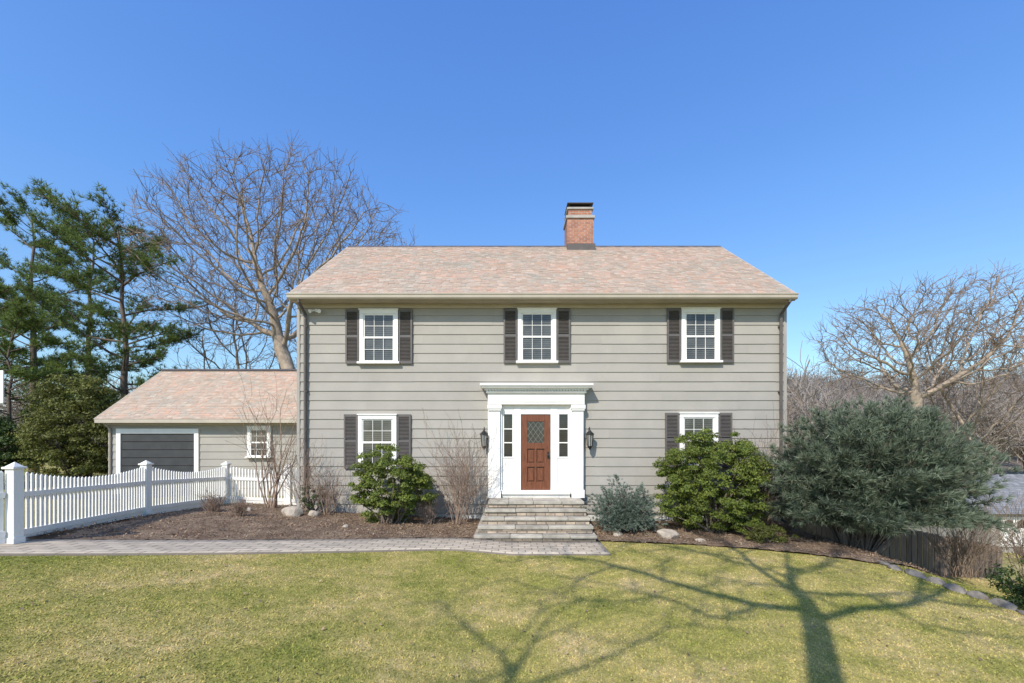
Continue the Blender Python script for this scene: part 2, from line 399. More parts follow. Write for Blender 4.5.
mb=MB(); mb.box(cx0+.06,cx1-.06,cy0+.06,cy1-.06,10.693,10.74)
for q in (.08,.92): mb.box(cx0+(cx1-cx0)*q-.03,cx0+(cx1-cx0)*q+.03,cy0+.1,cy1-.1,10.74,10.83)
mb.box(cx0-.0,cx1+.0,cy0,cy1,10.83,10.86)
obj('chimney_cap',mb.mesh('chimney_cap',M['darkcap']),roof)
mb=MB(); mb.box(cx0-.03,cx1+.03,cy0-.22,cy0-.005,9.0,9.28); obj('chimney_flashing',mb.mesh('chimney_flashing',M['downspout']),roof)

def make_window(w,hh,rows=2,cols=3,double=True,glass=None):
    c=MB(); cw=.105
    c.box(-w/2,-w/2+cw,-.085,.0,0,hh-cw-.002); c.box(w/2-cw,w/2,-.085,.0,0,hh-cw-.002)
    c.box(-w/2-.0,w/2+.0,-.09,.0,hh-cw,hh); c.box(-w/2-.02,w/2+.02,-.115,0,hh+.001,hh+.03)
    s=MB(); a=w/2-cw; z0=.0; z1=hh-cw; m=(z0+z1)/2; t=.036
    def sash(za,zb,y):
        s.box(-a,-a+t,y,y+.03,za,zb); s.box(a-t,a,y,y+.03,za,zb)
        s.box(-a+t,a-t,y,y+.03,za,za+t); s.box(-a+t,a-t,y,y+.03,zb-t,zb)
        for i in range(1,cols):
            x=-a+t+(2*a-2*t)*i/cols; s.box(x-.006,x+.006,y+.004,y+.022,za+t,zb-t)
        for j in range(1,rows):
            z=za+t+(zb-za-2*t)*j/rows; s.box(-a+t,a-t,y+.006,y+.02,z-.006,z+.006)
    if double: sash(m,z1,-.062); sash(z0,m+.02,-.078)
    else: sash(z0,z1,-.07)
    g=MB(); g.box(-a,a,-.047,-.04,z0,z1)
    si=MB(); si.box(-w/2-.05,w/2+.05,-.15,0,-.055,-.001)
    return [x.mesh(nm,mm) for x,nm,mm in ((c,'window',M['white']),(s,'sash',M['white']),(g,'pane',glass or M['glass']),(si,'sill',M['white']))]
WM=make_window(1.06,1.43)
def window(parent,x,z,ms=WM,y=0):
    w=obj('window',ms[0],parent,(x,y,z)); obj('sash',ms[1],w); obj('pane',ms[2],w); obj('sill',ms[3],w); return w
def shutter_mesh(w,hh):
    m=MB(); t=.045
    m.box(-w/2,-w/2+t,-.075,-.03,0,hh); m.box(w/2-t,w/2,-.075,-.03,0,hh)
    for z in (0,hh*.5-.03,hh-.07): m.box(-w/2+t,w/2-t,-.072,-.033,z,z+.07)
    z=.07
    ca,sa=math.cos(R(40)),math.sin(R(40))
    while z<hh-.09:
        if abs(z-(hh*.5))>.05:
            m.obox((0,-.052,z+.02),(1,0,0),(0,-ca,-sa),(0,-sa,ca),w/2-t,.022,.003)
        z+=.038
    m.box(-w/2+t,w/2-t,-.036,-.032,.06,hh-.06)
    return m.mesh('shutter',M['shutter'])
SM=shutter_mesh(.375,1.5)
for x,z in ((-3.68,4.44),(.69,4.46),(5.21,4.47),(-3.72,1.54),(5.16,1.58)):
    window(house,x,z)
    for s in (-1,1): obj('shutter',SM,house,(x+s*.735,0,z-.05))
mb=MB()
mb.box(-.66,-.27,-.13,0,.70,3.25)
mb.box(1.59,1.98,-.13,0,.70,3.25)
for x in (-.62,1.66):
    mb.box(x,x+.29,-.20,-.132,.92,3.08)
    for i in range(4): mb.box(x+.04+i*.06,x+.065+i*.06,-.212,-.201,1.0,3.0)
    mb.box(x-.03,x+.32,-.235,-.131,.70,.918); mb.box(x-.03,x+.32,-.235,-.131,3.083,3.13); mb.box(x-.05,x+.34,-.255,-.131,3.132,3.24)
mb.box(-.66,1.98,-.22,0,3.252,3.56)
mb.box(-.60,1.92,-.235,-.221,3.32,3.50)
for k,(e,a,b) in enumerate(((.04,3.562,3.62),(.09,3.64,3.69),(.16,3.692,3.74),(.20,3.742,3.80))):
    mb.box(-.66-e,1.98+e,-.24-e,0,a,b)
x=-.69
while x<1.99: mb.box(x,x+.04,-.315,-.29,3.60,3.638); x+=.08
mb.box(.06,.245,-.10,0,.9,3.25); mb.box(1.065,1.25,-.10,0,.9,3.25)
mb.box(-.269,.059,-.09,0,2.99,3.25); mb.box(1.251,1.589,-.09,0,2.99,3.25); mb.box(.246,1.064,-.09,0,2.99,3.25)
for a,b in ((-.269,.059),(1.251,1.589)):
    mb.box(a,b,-.075,0,.9,1.82); mb.box(a+.06,b-.06,-.09,-.076,1.0,1.72)
    mb.box(a,b,-.09,-.0751,1.78,1.82)
    for z in (2.19,2.57): mb.box(a,b,-.085,-.06,z,z+.03)
    mb.box(a,a+.05,-.088,-.06,1.821,2.989); mb.box(b-.05,b,-.088,-.06,1.821,2.989)
ds=obj('door_surround',mb.mesh('door_surround',M['white']),house,label='white classical door surround with fluted pilasters',bevel=.004)
for a,b in ((-.22,.01),(1.30,1.54)):
    mb=MB(); mb.box(a,b,-.058,-.05,1.82,2.99); obj('sidelight',mb.mesh('sidelight',M['glassdk']),ds)
mb=MB(); mb.box(-.27,1.59,-.20,0,.80,.898); mb.box(-.62,1.94,-.13,0,.701,.799)
obj('threshold',mb.mesh('threshold',M['white']),ds)
mb=MB(); L,Rr=.25,1.06
mb.box(L,Rr,-.03,0,.9,2.985)
mb.box(L,L+.17,-.07,-.031,.9,2.985); mb.box(Rr-.17,Rr,-.07,-.031,.9,2.985)
for a,b in ((.9,1.12),(1.54,1.64),(2.04,2.20),(2.79,2.985)): mb.box(L+.17,Rr-.17,-.068,-.031,a,b)
mb.box(.63,.68,-.066,-.031,1.12,1.54); mb.box(.63,.68,-.066,-.031,1.64,2.04)
for a,b in ((1.12,1.54),(1.64,2.04)):
    for p,q in ((.42,.63),(.68,.89)): mb.box(p+.035,q-.035,-.055,-.031,a+.04,b-.04)
door=obj('door',mb.mesh('door',M['wood']),house,label='varnished brown wooden front door with leaded light',bevel=.004)
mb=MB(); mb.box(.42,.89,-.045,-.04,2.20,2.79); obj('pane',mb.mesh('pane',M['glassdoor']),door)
mb=MB()
for i in range(-4,5):
    for s in (1,-1):
        dr=Vector((1,0,s*1.4)).normalized()
        x0=.655+i*.14
        tmin,tmax=-9,9
        for (o_,dd,lo,hi) in ((x0,dr.x,.422,.888),(2.495,dr.z,2.202,2.788)):
            t1,t2=(lo-o_)/dd,(hi-o_)/dd; tmin=max(tmin,min(t1,t2)); tmax=min(tmax,max(t1,t2))
        if tmax-tmin>.03:
            a=Vector((x0,-.049,2.495))+dr*tmin; b=Vector((x0,-.049,2.495))+dr*tmax
            mb.tube([a,b],[.0045]*2,4)
obj('leaded_came',mb.mesh('leaded_came',M['came']),door)
mb=MB(); mb.tube([(1.0,-.07,1.86),(1.0,-.12,1.86)],[.012,.012],8); mb.tube([(1.0,-.115,1.86),(1.0,-.125,1.86),(1.0,-.15,1.86),(1.0,-.16,1.86)],[.015,.03,.03,.012],10); mb.box(.975,1.025,-.076,-.069,1.76,1.96)
obj('handle',mb.mesh('handle',M['black']),door)
def lantern(x):
    mb=MB(); mb.box(-.05,.05,-.045,-.03,.1,.45)
    mb.tube([(0,-.04,.42),(0,-.10,.55),(0,-.19,.58),(0,-.24,.5)],[.012]*4,6)
    mb.tube([(0,-.24,.52),(0,-.24,.47),(0,-.24,.40)],[.01,.04,.115],8)
    mb.tube([(0,-.24,.40),(0,-.24,.385)],[.12,.12],8)
    for k in range(8):
        t=2*math.pi*k/8; mb.tube([(.10*math.cos(t),-.24+.10*math.sin(t),.39),(.065*math.cos(t),-.24+.065*math.sin(t),.06)],[.008,.008],4)
    mb.tube([(0,-.24,.07),(0,-.24,.04),(0,-.24,-.04)],[.075,.06,.008],8)
    mb.tube([(0,-.05,.12),(0,-.2,.08)],[.009]*2,5)
    l=obj('wall_lantern',mb.mesh('wall_lantern',M['black']),house,(x,0,2.05))
    g=MB(); g.tube([(0,-.24,.385),(0,-.24,.07)],[.092,.06],8); obj('lantern_glass',g.mesh('lantern_glass',M['lampglass']),l)
lantern(-.76); lantern(2.12)
mb=MB(); mb.box(-.04,.04,-.08,-.03,-.04,.04)
for s in (-1,1): mb.tube([(s*.03,-.08,0),(s*.09,-.13,-.02),(s*.13,-.2,-.06)],[.02,.03,.055],8)
obj('floodlight',mb.mesh('floodlight',M['white']),house,(-5.4,0,5.86))
mb=MB(); mb.box(4.5,5.1,-.01,.02,-.03,.2); obj('cellar_window',mb.mesh('cellar_window',M['glassdk']),house)

st=empty('front_steps',(.6,-1,-.12),'wide fieldstone front steps with tan stone treads','steps')
TD=.24
def steps():
    a=MB();b=MB(); rr=random.Random(4)
    x0,x1=-.62,1.86; zt=.70; r=.165; tt=.072
    for i in range(5):
        top=zt-r*i; yf=-.92-TD*i; xx0=x0-.07*i; xx1=x1+.035*i
        yb=-.001 if i==0 else (-.92-TD*(i-1)+.02)
        a.box(xx0+.03,xx1-.03,yf+.035,yb if i==0 else -.002,top-r if i<4 else top-r-.15,top-tt-.002)
        cuts=[xx0]+sorted(xx0+(xx1-xx0)*(q+rr.uniform(-.06,.06)) for q in ((.33,.66) if i%2 else (.25,.52,.78)))+[xx1]
        for p,q in zip(cuts,cuts[1:]):
            j=rr.uniform(-.014,.014); b.box(p+.003,q-.003,yf+j,yb,top-tt,top+rr.uniform(-.005,.005))
        if i:
            b.box(xx0,x0-.07*(i-1)+.02,yb+.001,-.1,top-tt,top-.001); b.box(x1+.035*(i-1)-.02,xx1,yb+.001,-.1,top-tt,top-.001)
    return a,b
a,b=steps()
ofs=(-.6,1,.12)
obj('riser',a.mesh('riser',M['riser'],uv=True),st,ofs); obj('tread',b.mesh('tread',M['bluecap']),st,ofs,bevel=.014)

# ------------------------------------------------------------ garage
gar=empty('garage',(-10.5,4,0),'single-storey grey garage wing with slate roof','garage')
go=(10.5,-4,0)
GX0,GX1=-14.95,-5.97
mb=MB(); mb.prism([(4.02,-.2),(9.4,-.2),(9.4,2.95),(6.7,5.05),(4.02,2.95)],GX0,GX1)
for (xa,xb,za,zb) in ((GX0,-14.46,.22,2.95),(-11.74,GX1,.22,2.95),(-14.46,-11.74,2.6,2.95)):
    clad(mb,(xa,4.02,za),(1,0,0),(0,0,1),(0,-1,0),xb-xa,zb-za,.26 if zb-za>1 else .175,1,2.5,.026,rg,gap=.0)
clad(mb,(GX0,9.4,.22),(0,-1,0),(0,0,1),(-1,0,0),5.38,2.73,.26,.5,1.5,.028,rg)
obj('wall',mb.mesh('wall',M['siding']),gar,go)
mb=MB(); gs=Vector((0,3.08,2.25)); gl=gs.length; gv=gs.normalized()
mb.prism([(3.63,3.01),(6.7,5.22),(9.77,3.01),(9.77,2.95),(6.7,5.14),(3.63,2.95)][::-1],-15.08,GX1)
clad(mb,(-15.10,3.6,3.04),(1,0,0),gv,Vector((0,-gv.z,gv.y)),GX1+15.10,gl,.12,.11,.24,.012,rg,jit=.008,tv=.5,gap=.004)
clad(mb,(GX1,9.8,3.04),(-1,0,0),Vector((0,-gv.y,gv.z)),Vector((0,gv.z,gv.y)),GX1+15.10,gl,.185,.3,.5,.022,rg,jit=.012)
groof=obj('roof',mb.mesh('roof',M['slate']),gar,go)
mb=MB(); mb.prism([(6.55,5.26),(6.7,5.36),(6.85,5.26),(6.7,5.29)][::-1],-15.10,GX1); obj('ridge_cap',mb.mesh('ridge_cap',M['downspout']),groof)
mb=MB(); mb.box(-15.06,GX1,3.58,3.63,2.90,3.03); mb.box(-15.06,GX1,3.63,4.0,2.93,2.949); mb.box(-15.0,GX1,3.93,4.0,2.82,2.925)
for s in (1,-1): mb.obox((-15.08,6.7-s*1.54,4.10),(1,0,0),Vector((0,gv.y*s,gv.z)),Vector((0,-gv.z*s,gv.y)),.02,1.9,.08)
mb.tube([(-14.85,3.7,2.9),(-14.85,3.95,2.7),(-14.85,3.95,.3)],[.035]*3,6)
obj('eave_trim',mb.mesh('eave_trim',M['tan']),gar,go)
mb=MB(); mb.box(-14.62,-14.46,3.95,4.05,.15,2.52); mb.box(-11.74,-11.58,3.95,4.05,.15,2.52); mb.box(-14.62,-11.58,3.945,4.05,2.522,2.70)
obj('door_trim',mb.mesh('door_trim',M['white']),gar,go)
mb=MB(); mb.box(-14.459,-11.741,4.02,4.05,.12,2.52)
for j in range(8):
    z=.14+j*.297; mb.box(-14.455,-11.745,3.985,4.019,z,z+.275)
gd=obj('garage_door',mb.mesh('garage_door',M['gdoor']),gar,go,bevel=.008)
gw=make_window(.86,1.1,2,3)
w=window(gar,-9.33+10.5,1.68,gw,y=.0)

# ------------------------------------------------------------ picket fence
PF=empty('picket_fence',(-8.2,-2.2,h(-8.2,-2.2)),'white picket fence with scalloped panels and capped posts','fence')
fo=-PF.location
posts=[(-7.60,-5.4),(-8.3,-2.2),(-8.6,1.0),(-6.72,1.02)]
def post(x,y,w,hh):
    z=h(x,y); m=MB(); m.box(-w/2,w/2,-w/2,w/2,-.2,hh-.08)
    e=w/2+.025
    m.box(-e,e,-e,e,hh-.079,hh-.045)
    e2=e-.02
    m.add([(-e2,-e2,hh-.044),(e2,-e2,hh-.044),(e2,e2,hh-.044),(-e2,e2,hh-.044),(0,0,hh+.03)],[(0,1,4),(1,2,4),(2,3,4),(3,0,4),(3,2,1,0)])
    m.box(-w/2-.012,w/2+.012,-w/2-.012,w/2+.012,-.2,.12)
    return m,z
for (x,y),w in zip(posts,(.14,.15,.15,.14)):
    m,z=post(x,y,w,1.24); obj('post',m.mesh('post',M['white']),PF,(x-PF.location.x,y-PF.location.y,z-PF.location.z),bevel=.006)
def panel(a,b,sc):
    m=MB(); a=Vector((*a,0)); b=Vector((*b,0)); dv=(b-a); L=dv.length; u=dv/L; nv=Vector((-u.y,u.x,0))
    za,zb=h(a.x,a.y),h(b.x,b.y)
    n=int(L/.088)
    for i in range(n):
        t=(i+.5)/n; p=a+dv*t; z=za+(zb-za)*t
        if t*L<.12 or (1-t)*L<.12: continue
        top=1.14-sc*math.sin(math.pi*t)**.8
        m.obox((p.x,p.y,z+(top+.10)/2),u,nv,(0,0,1),.021,.011,(top-.10)/2)
        m.add([p+Vector((0,0,z+top+.03))]+[p+u*s*.021+nv*q*.011+Vector((0,0,z+top)) for s,q in ((-1,-1),(1,-1),(1,1),(-1,1))],[(1,2,0),(2,3,0),(3,4,0),(4,1,0)])
    uz=Vector((dv.x,dv.y,zb-za)).normalized(); c=(a+b)/2; zm=(za+zb)/2
    vz=uz.cross(nv).normalized()
    if vz.z<0: vz=-vz
    for zz,hh_ in ((.17,.045),(.76,.04)):
        m.obox((c.x,c.y,zm+zz),uz,nv,vz,L/2-.09,.028,hh_)
    m.obox((c.x,c.y,zm+.06),uz,nv,vz,L/2-.09,.014,.06)
    obj('fence_panel',m.mesh('fence_panel',M['white']),PF,fo)
panel(posts[0],posts[1],.19); panel(posts[1],posts[2],.19); panel(posts[2],posts[3],.12); panel(posts[3],(-5.97,1.03),0)
panel((-9.1,-7.9),posts[0],.18)
mb=MB(); mb.box(-.10,-.07,-.06,.06,.86,.92); mb.tube([(-.09,0,.80),(-.14,0,.89),(-.09,0,.98)],[.012]*3,6)
obj('latch',mb.mesh('latch',M['black']),PF,(posts[0][0]-PF.location.x,posts[0][1]-PF.location.y,h(*posts[0])-PF.location.z))

bf=empty('board_fence',(9.2,.3,h(9.2,.3)),'weathered grey-brown board fence stepping down the slope','fence')
bo=-bf.location; m=MB(); x=7.66
ftop=lambda x: .42-.19*(x-7.7)
while x<13.4:
    w=.14; y=.25-.12*max(0,x-9.5); top=ftop(x)+rg.uniform(-.015,.015); zb=h(x,y)-.1
    m.box(x,x+w-.008,y+rg.uniform(-.004,.004),y+.025,zb,top); x+=w
obj('board',m.mesh('board',M['fencewood']),bf,bo,label='vertical weathered boards')
for i in range(3):
    x=8.0+i*2.1; y=.15-.12*max(0,x-9.5); m=MB(); m.box(x,x+.1,y,y+.08,h(x,.2)-.2,ftop(x)+.06); obj('post',m.mesh('post',M['fencewood']),bf,bo)

def rockmesh(name,sx,sy,sz,seed,m):
    import bmesh
    bm=bmesh.new(); bmesh.ops.create_icosphere(bm,subdivisions=3,radius=1)
    r=np.random.default_rng(seed); pl=[Vector(p).normalized() for p in r.normal(0,1,(9,3))]; pd=r.uniform(.62,.9,9)
    for v in bm.verts:
        for p,dd in zip(pl,pd):
            q=v.co.dot(p)
            if q>dd: v.co-=p*(q-dd)
        v.co*=1+.05*math.sin(v.co.x*5+seed)*math.cos(v.co.y*6)
        v.co=Vector((v.co.x*sx,v.co.y*sy,v.co.z*sz))
    me=bpy.data.meshes.new(name); bm.to_mesh(me); bm.free(); me.materials.append(m); return me
er=random.Random(3)
yy=-3.5; i=0
while yy>-7.2:
    L_=er.uniform(.13,.24); yc=yy-L_; x=np.interp(yc,[-7.2,-5.5,-4.2,-3.5],[6.98,7.08,7.18,7.15])+er.uniform(-.03,.03)
    obj('edging_stone',rockmesh('edging_stone',er.uniform(.07,.11),L_*1.05,er.uniform(.06,.09),40+i,M['stone']),None,(float(x),yc,h(x,yc)+.01),rot=er.uniform(-.1,.1),label='rough dark grey edging stone beside the lawn',cat='stone',group='edging stones along the lawn')
    yy-=2*L_; i+=1
for i,(x,y,sx,sy,sz,lb) in enumerate(((-5.6,-1.0,.30,.2,.2,'large pale boulder in the mulch bed'),(-5.15,-.8,.2,.16,.13,'pale garden rock in the mulch bed'),(-6.9,-.7,.16,.12,.09,'small tan garden rock in the mulch'),
        (3.75,-1.55,.3,.2,.17,'broad tan boulder between the shrubs'),(2.6,-1.35,.17,.13,.1,'small pale rock near the steps'),(-3.9,-1.9,.13,.1,.08,'small tan rock under the shrub'),(4.4,-1.9,.14,.1,.07,'small flat rock at the bed edge'))):
    obj('rock',rockmesh('rock',sx,sy,sz,i,M['rock']),None,(x,y,h(x,y)+sz*.5),rot=i,label=lb,cat='rock',group='garden rocks in the beds')

# ------------------------------------------------------------ plants
def perp(d,r):
    a=Vector((r.gauss(0,1),r.gauss(0,1),r.gauss(0,1))); a=a-d*a.dot(d); return a.normalized()
def grow(out,p,d,L,r,lvl,maxl,rg,P):
    ns=P['seg'][min(lvl,len(P['seg'])-1)]
    pts=[p.copy()];rad=[r]; dirs=[d.copy()]
    end=P.get('taper',.45) if lvl<maxl else .3
    for i in range(ns):
        d=(d+Vector((rg.gauss(0,1),rg.gauss(0,1),rg.gauss(0,1)))*P['wander'][min(lvl,len(P['wander'])-1)]+Vector((0,0,P['up'][min(lvl,len(P['up'])-1)]))).normalized()
        p=p+d*(L/ns); pts.append(p.copy()); rad.append(max(r*(1-(1-end)*(i+1)/ns),P['rmin'])); dirs.append(d.copy())
    out.append((pts,rad,lvl))
    if lvl>=maxl: return
    nk=P['kids'][min(lvl,len(P['kids'])-1)]
    lo=P['start'][min(lvl,len(P['start'])-1)]
    for j in range(nk):
        t=lo+(1-lo)*(j+rg.random()*.8)/nk if j<nk-1 else 1.0
        k=min(int(t*ns),ns-1); f=t*ns-k; q=pts[k].lerp(pts[k+1],min(f,1)); rr=rad[k]+(rad[k+1]-rad[k])*min(f,1)
        dd=dirs[k+1]; ang=R(rg.uniform(*P['ang'])) if j<nk-1 else R(rg.uniform(8,25))
        nd=(dd*math.cos(ang)+perp(dd,rg)*math.sin(ang)).normalized()
        grow(out,q,nd,L*rg.uniform(*P['len'])*(P['l0'] if lvl==0 else 1),max(rr*rg.uniform(.5,.75) if j<nk-1 else rr*.9,P['rmin']),lvl+1,maxl,rg,P)
def polymesh(pl,name,m,sides=(10,7,5,4,3,3)):
    mb=MB()
    for pts,rad,l in pl: mb.tube(pts,rad,sides[min(l,len(sides)-1)],cap=False)
    return mb.mesh(name,m,smooth=True)
BASE=dict(seg=[7,6,5,4,3,3],wander=[.06,.16,.2,.22,.25,.25],up=[.02,.06,.05,.04,.03,.02],kids=[7,6,6,5,4],start=[.5,.25,.2,.2,.2],ang=(28,62),len=(.5,.8),l0=1.0,rmin=.012,taper=.5)
# crowns that grow toward points scattered in the crown volume
def crown_tree(loc,label,trunk,lobes,natt,seed,step=.4,infl=3.5,kill=.7,rmin=.012,rexp=2.35,twigs=3,twl=.7,m1='barkgrey',m2='twig',group='bare oak and maple trees',rthick=.05,shell=.35,up=.0,flare=1.3,wig=.18,keep=.5):
    rn=np.random.default_rng(seed); rg=random.Random(seed)
    A=[]
    wts=np.array([l[3]*l[4]*l[5] for l in lobes]); wts=wts/wts.sum()
    while len(A)<natt:
        l=lobes[rn.choice(len(lobes),p=wts)]
        p=rn.uniform(-1,1,3); r=np.linalg.norm(p)
        if r>1 or (r<.5 and rn.random()<shell): continue
        A.append([l[0]+p[0]*l[3],l[1]+p[1]*l[4],l[2]+p[2]*l[5]])
    A=np.array(A)
    nodes=[];par=[]
    for i in range(len(trunk)-1):
        a=np.array(trunk[i],float); b=np.array(trunk[i+1],float); k=max(1,int(np.linalg.norm(b-a)/step))
        for j in range(k):
            nodes.append(a+(b-a)*j/k+(rn.normal(0,.03,3) if i or j else 0)); par.append(len(nodes)-2)
    nodes.append(np.array(trunk[-1],float)); par.append(len(nodes)-2)
    ntr=len(nodes)
    NP=np.array(nodes); D=np.linalg.norm(A[:,None]-NP[None],axis=2); ni=D.argmin(1); nd=D.min(1)
    alive=np.ones(natt,bool)
    first=True
    for it in range(200):
        act=alive&((nd<infl)|first)
        if not act.any():
            if alive.any() and it<60: act=alive&(nd<np.partition(nd[alive],min(3,alive.sum()-1))[min(3,alive.sum()-1)]+.01)
            else: break
        grp={}
        for i in np.nonzero(act)[0]: grp.setdefault(ni[i],[]).append(i)
        new=[]
        for k_,li in grp.items():
            v=unit(A[li]-nodes[k_]).sum(0); v=v/(np.linalg.norm(v)+1e-9)
            pv=nodes[k_]-nodes[par[k_]] if par[k_]>=0 else np.array([0,0,1.]); pv=pv/(np.linalg.norm(pv)+1e-9)
            v=v+rn.normal(0,wig,3)+pv*keep+np.array([0,0,up]); v/=np.linalg.norm(v)
            q=nodes[k_]+v*step; new.append((q,k_))
        o=len(nodes)
        for q,k_ in new: nodes.append(q); par.append(k_)
        Q=np.array([q for q,_ in new]); D=np.linalg.norm(A[:,None]-Q[None],axis=2); j=D.argmin(1); dm=D.min(1)
        b=dm<nd; ni[b]=j[b]+o; nd[b]=dm[b]
        alive&=~(nd<kill); first=False
        if len(nodes)>14000: break
    n=len(nodes); acc=np.zeros(n); ch=[[] for _ in range(n)]
    for i in range(n-1,-1,-1):
        if acc[i]==0: acc[i]=rmin**rexp
        if par[i]>=0: acc[par[i]]+=acc[i]; ch[par[i]].append(i)
    rad=acc**(1/rexp)
    thick=MB(); thin=MB()
    def tubeof(chain):
        P_=[Vector(nodes[i]) for i in chain]; Rr=[rad[i] for i in chain]
        if len(chain)>1 and rad[chain[0]]>rad[chain[1]]*1.5: Rr[0]=rad[chain[1]]*1.1
        return P_,Rr
    stack=[[0]]
    while stack:
        c=stack.pop(); i=c[-1]
        while ch[i]:
            s=sorted(ch[i],key=lambda q:-rad[q])
            for q in s[1:]: stack.append([i,q])
            i=s[0]; c.append(i)
        if len(c)<2: continue
        P_,Rr=tubeof(c)
        if c[0]==0: Rr[0]*=flare; Rr[1]*=1+(flare-1)*.3
        cut=next((k for k,r in enumerate(Rr) if r<rthick and k>0),len(Rr))
        if Rr[min(1,len(Rr)-1)]<rthick: cut=0
        if cut>1: thick.tube(P_[:cut+1] if cut<len(P_) else P_,Rr[:cut+1] if cut<len(P_) else Rr,8 if Rr[0]>.12 else 6,cap=False)
        if cut<len(P_)-1:
            s=max(cut-0,0) if cut>1 else 0
            thin.tube(P_[s:],Rr[s:],4 if Rr[s]>.025 else 3,cap=False)
    for i in range(ntr,n):
        if rad[i]<rmin*2.8:
            d0=Vector(nodes[i]-nodes[par[i]]).normalized()
            for _ in range(twigs if rg.random()<.8 else 0):
                if rg.random()<.3: continue
                ang=R(rg.uniform(15,55)); d=(d0*math.cos(ang)+perp(d0,rg)*math.sin(ang)).normalized(); L=twl*rg.uniform(.5,1.1)
                p=Vector(nodes[i]); q=p+d*L*.5; d2=(d+Vector((rg.gauss(0,.2),rg.gauss(0,.2),rg.gauss(.12,.2)))).normalized(); s=q+d2*L*.5
                thin.tube([p,q,s],[rmin*.75,rmin*.6,rmin*.45],3,cap=False)
    e=empty('oak_tree',loc,label,'tree',group)
    obj('trunk',thick.mesh('trunk',M[m1],smooth=True),e); obj('crown',thin.mesh('crown',M[m2],smooth=True),e)
    return e
def gz(x,y): return (x,y,h(x,y))
crown_tree(gz(-11.9,12.5),'tall bare oak with broad rounded twiggy crown behind the garage',
  [(0,0,-.4),(-.2,0,3),(-.8,0,6),(-1.5,.2,8.0)],
  [(-2.4,0,12.8,6.6,5.0,4.8),(-5.0,0,11.2,4.4,4,4.0),(2.8,0,12.2,3.8,3.5,3.6),(0,0,14.8,4.6,4,3.2)],3600,11,step=.42,kill=.54,infl=3.4,rmin=.015,rexp=1.98,twigs=5,twl=1.05,rthick=.04)
crown_tree(gz(-17.0,15),'slender bare maple between the pines and the garage',
  [(0,0,-.4),(.2,0,3.5)],[(0,0,8.0,3.8,3,4.8)],800,23,step=.4,kill=.62,rmin=.016,rexp=2.3,twigs=3,twl=.9)
crown_tree(gz(-12.0,20),'smaller bare tree rising behind the garage roof',
  [(0,0,-.4),(.2,0,3)],[(0,0,7.4,6.0,3,4.4)],1000,29,step=.42,kill=.7,rmin=.018,rexp=2.4,twigs=4,twl=1.0)
crown_tree(gz(28.3,18),'bare oak with crooked spreading limbs on the lower lot',
  [(0,0,-.4),(-.1,0,4),(-.3,0,7.6)],[(1.0,0,12.4,7.6,5,4.0),(-3.8,0,11.5,3.6,3,3.0),(3.5,0,13.8,4.0,4,3.3)],2500,31,step=.42,kill=.6,infl=3.4,rmin=.018,rexp=2.06,twigs=5,twl=1.0,rthick=.04)
crown_tree(gz(36,22),'bare tree with dense twiggy crown by the neighbouring roof',
  [(0,0,-.4),(.1,0,4.5)],[(0,0,10.5,5.5,4,5.5)],1100,37,step=.45,kill=.7,rmin=.02,rexp=2.25,twigs=4,twl=1.1)
crown_tree(gz(22.0,26),'small bare tree in the gap beyond the house',
  [(0,0,-.4),(.1,0,2.8)],[(0,0,7.0,4.2,3,4.2)],700,41,step=.42,kill=.68,rmin=.019,rexp=2.4,twigs=4,twl=.9)
crown_tree(gz(-1.5,-16.4),'tall bare oak on the front lawn casting a branching shadow',
  [(0,0,-.4),(.05,0,4),(-.05,0,8),(.1,0,9.8)],[(-2.3,0,12.4,3.3,2.0,1.8),(2.2,0,12.0,3.0,1.8,1.9),(0,0,13.2,3.2,2.0,1.7)],430,71,step=.4,kill=.5,infl=3.4,rmin=.017,rexp=2.02,twigs=2,twl=.9)
crown_tree(gz(-5.2,-17.8),'second bare tree on the front lawn casting faint twig shadows',
  [(0,0,-.4),(.05,0,4),(-.05,0,8.6)],[(0,0,11.0,2.6,1.6,1.5)],110,63,step=.4,kill=.6,infl=3.4,rmin=.013,rexp=2.4,twigs=1,twl=.8)

def lowtree(seed,hgt):
    P={**BASE,'kids':[10,7,5],'seg':[4,3,2,2],'rmin':.035,'start':[.3,.2,.2],'ang':(22,55),'l0':.9,'up':[.02,.12,.10,.08],'wander':[.06,.2,.25,.25]}
    rg=random.Random(seed); out=[]; grow(out,Vector((0,0,-.5)),Vector((0,0,1)),hgt*.55,.16,0,3,rg,P)
    mb=MB()
    for pts,rad,l in out: mb.tube(pts,[a for a in rad],4 if l<2 else 3,cap=False)
    return np.array(mb.v),np.array([f for f in mb.f if len(f)==4])
LT=[lowtree(100+i,12) for i in range(3)]
def woods(name,pos,label):
    Vs=[];Fs=[];o=0
    for (x,y,z,s,a) in pos:
        V,F=LT[int(abs(x)*7+y)%3]; c,sn=math.cos(a),math.sin(a)
        W=np.stack([V[:,0]*c-V[:,1]*sn,V[:,0]*sn+V[:,1]*c,V[:,2]],1)*s+[x,y,z]
        Vs.append(W);Fs.append(F+o);o+=len(V)
    obj(name,npmesh(name,np.concatenate(Vs),np.concatenate(Fs),M['woods']),kind='stuff',label=label,cat='woods')
wr=np.random.default_rng(12)
pos=[]
for i in range(210):
    dd=wr.uniform(52,150); x=wr.uniform(.58,1.35)*dd; y=dd-12
    pos.append((x,y,float(HH(x,y)) if y>50 else -3,wr.uniform(.7,1.2),wr.uniform(0,6)))
woods('distant_woods',pos,'hazy grey-brown bare woods covering the hill')
pos=[]
for i in range(90):
    dd=wr.uniform(50,95); x=-wr.uniform(.35,1.3)*dd; y=dd-12
    pos.append((x,y,float(HH(x,y)) if y>50 else 0,wr.uniform(.6,.9),wr.uniform(0,6)))
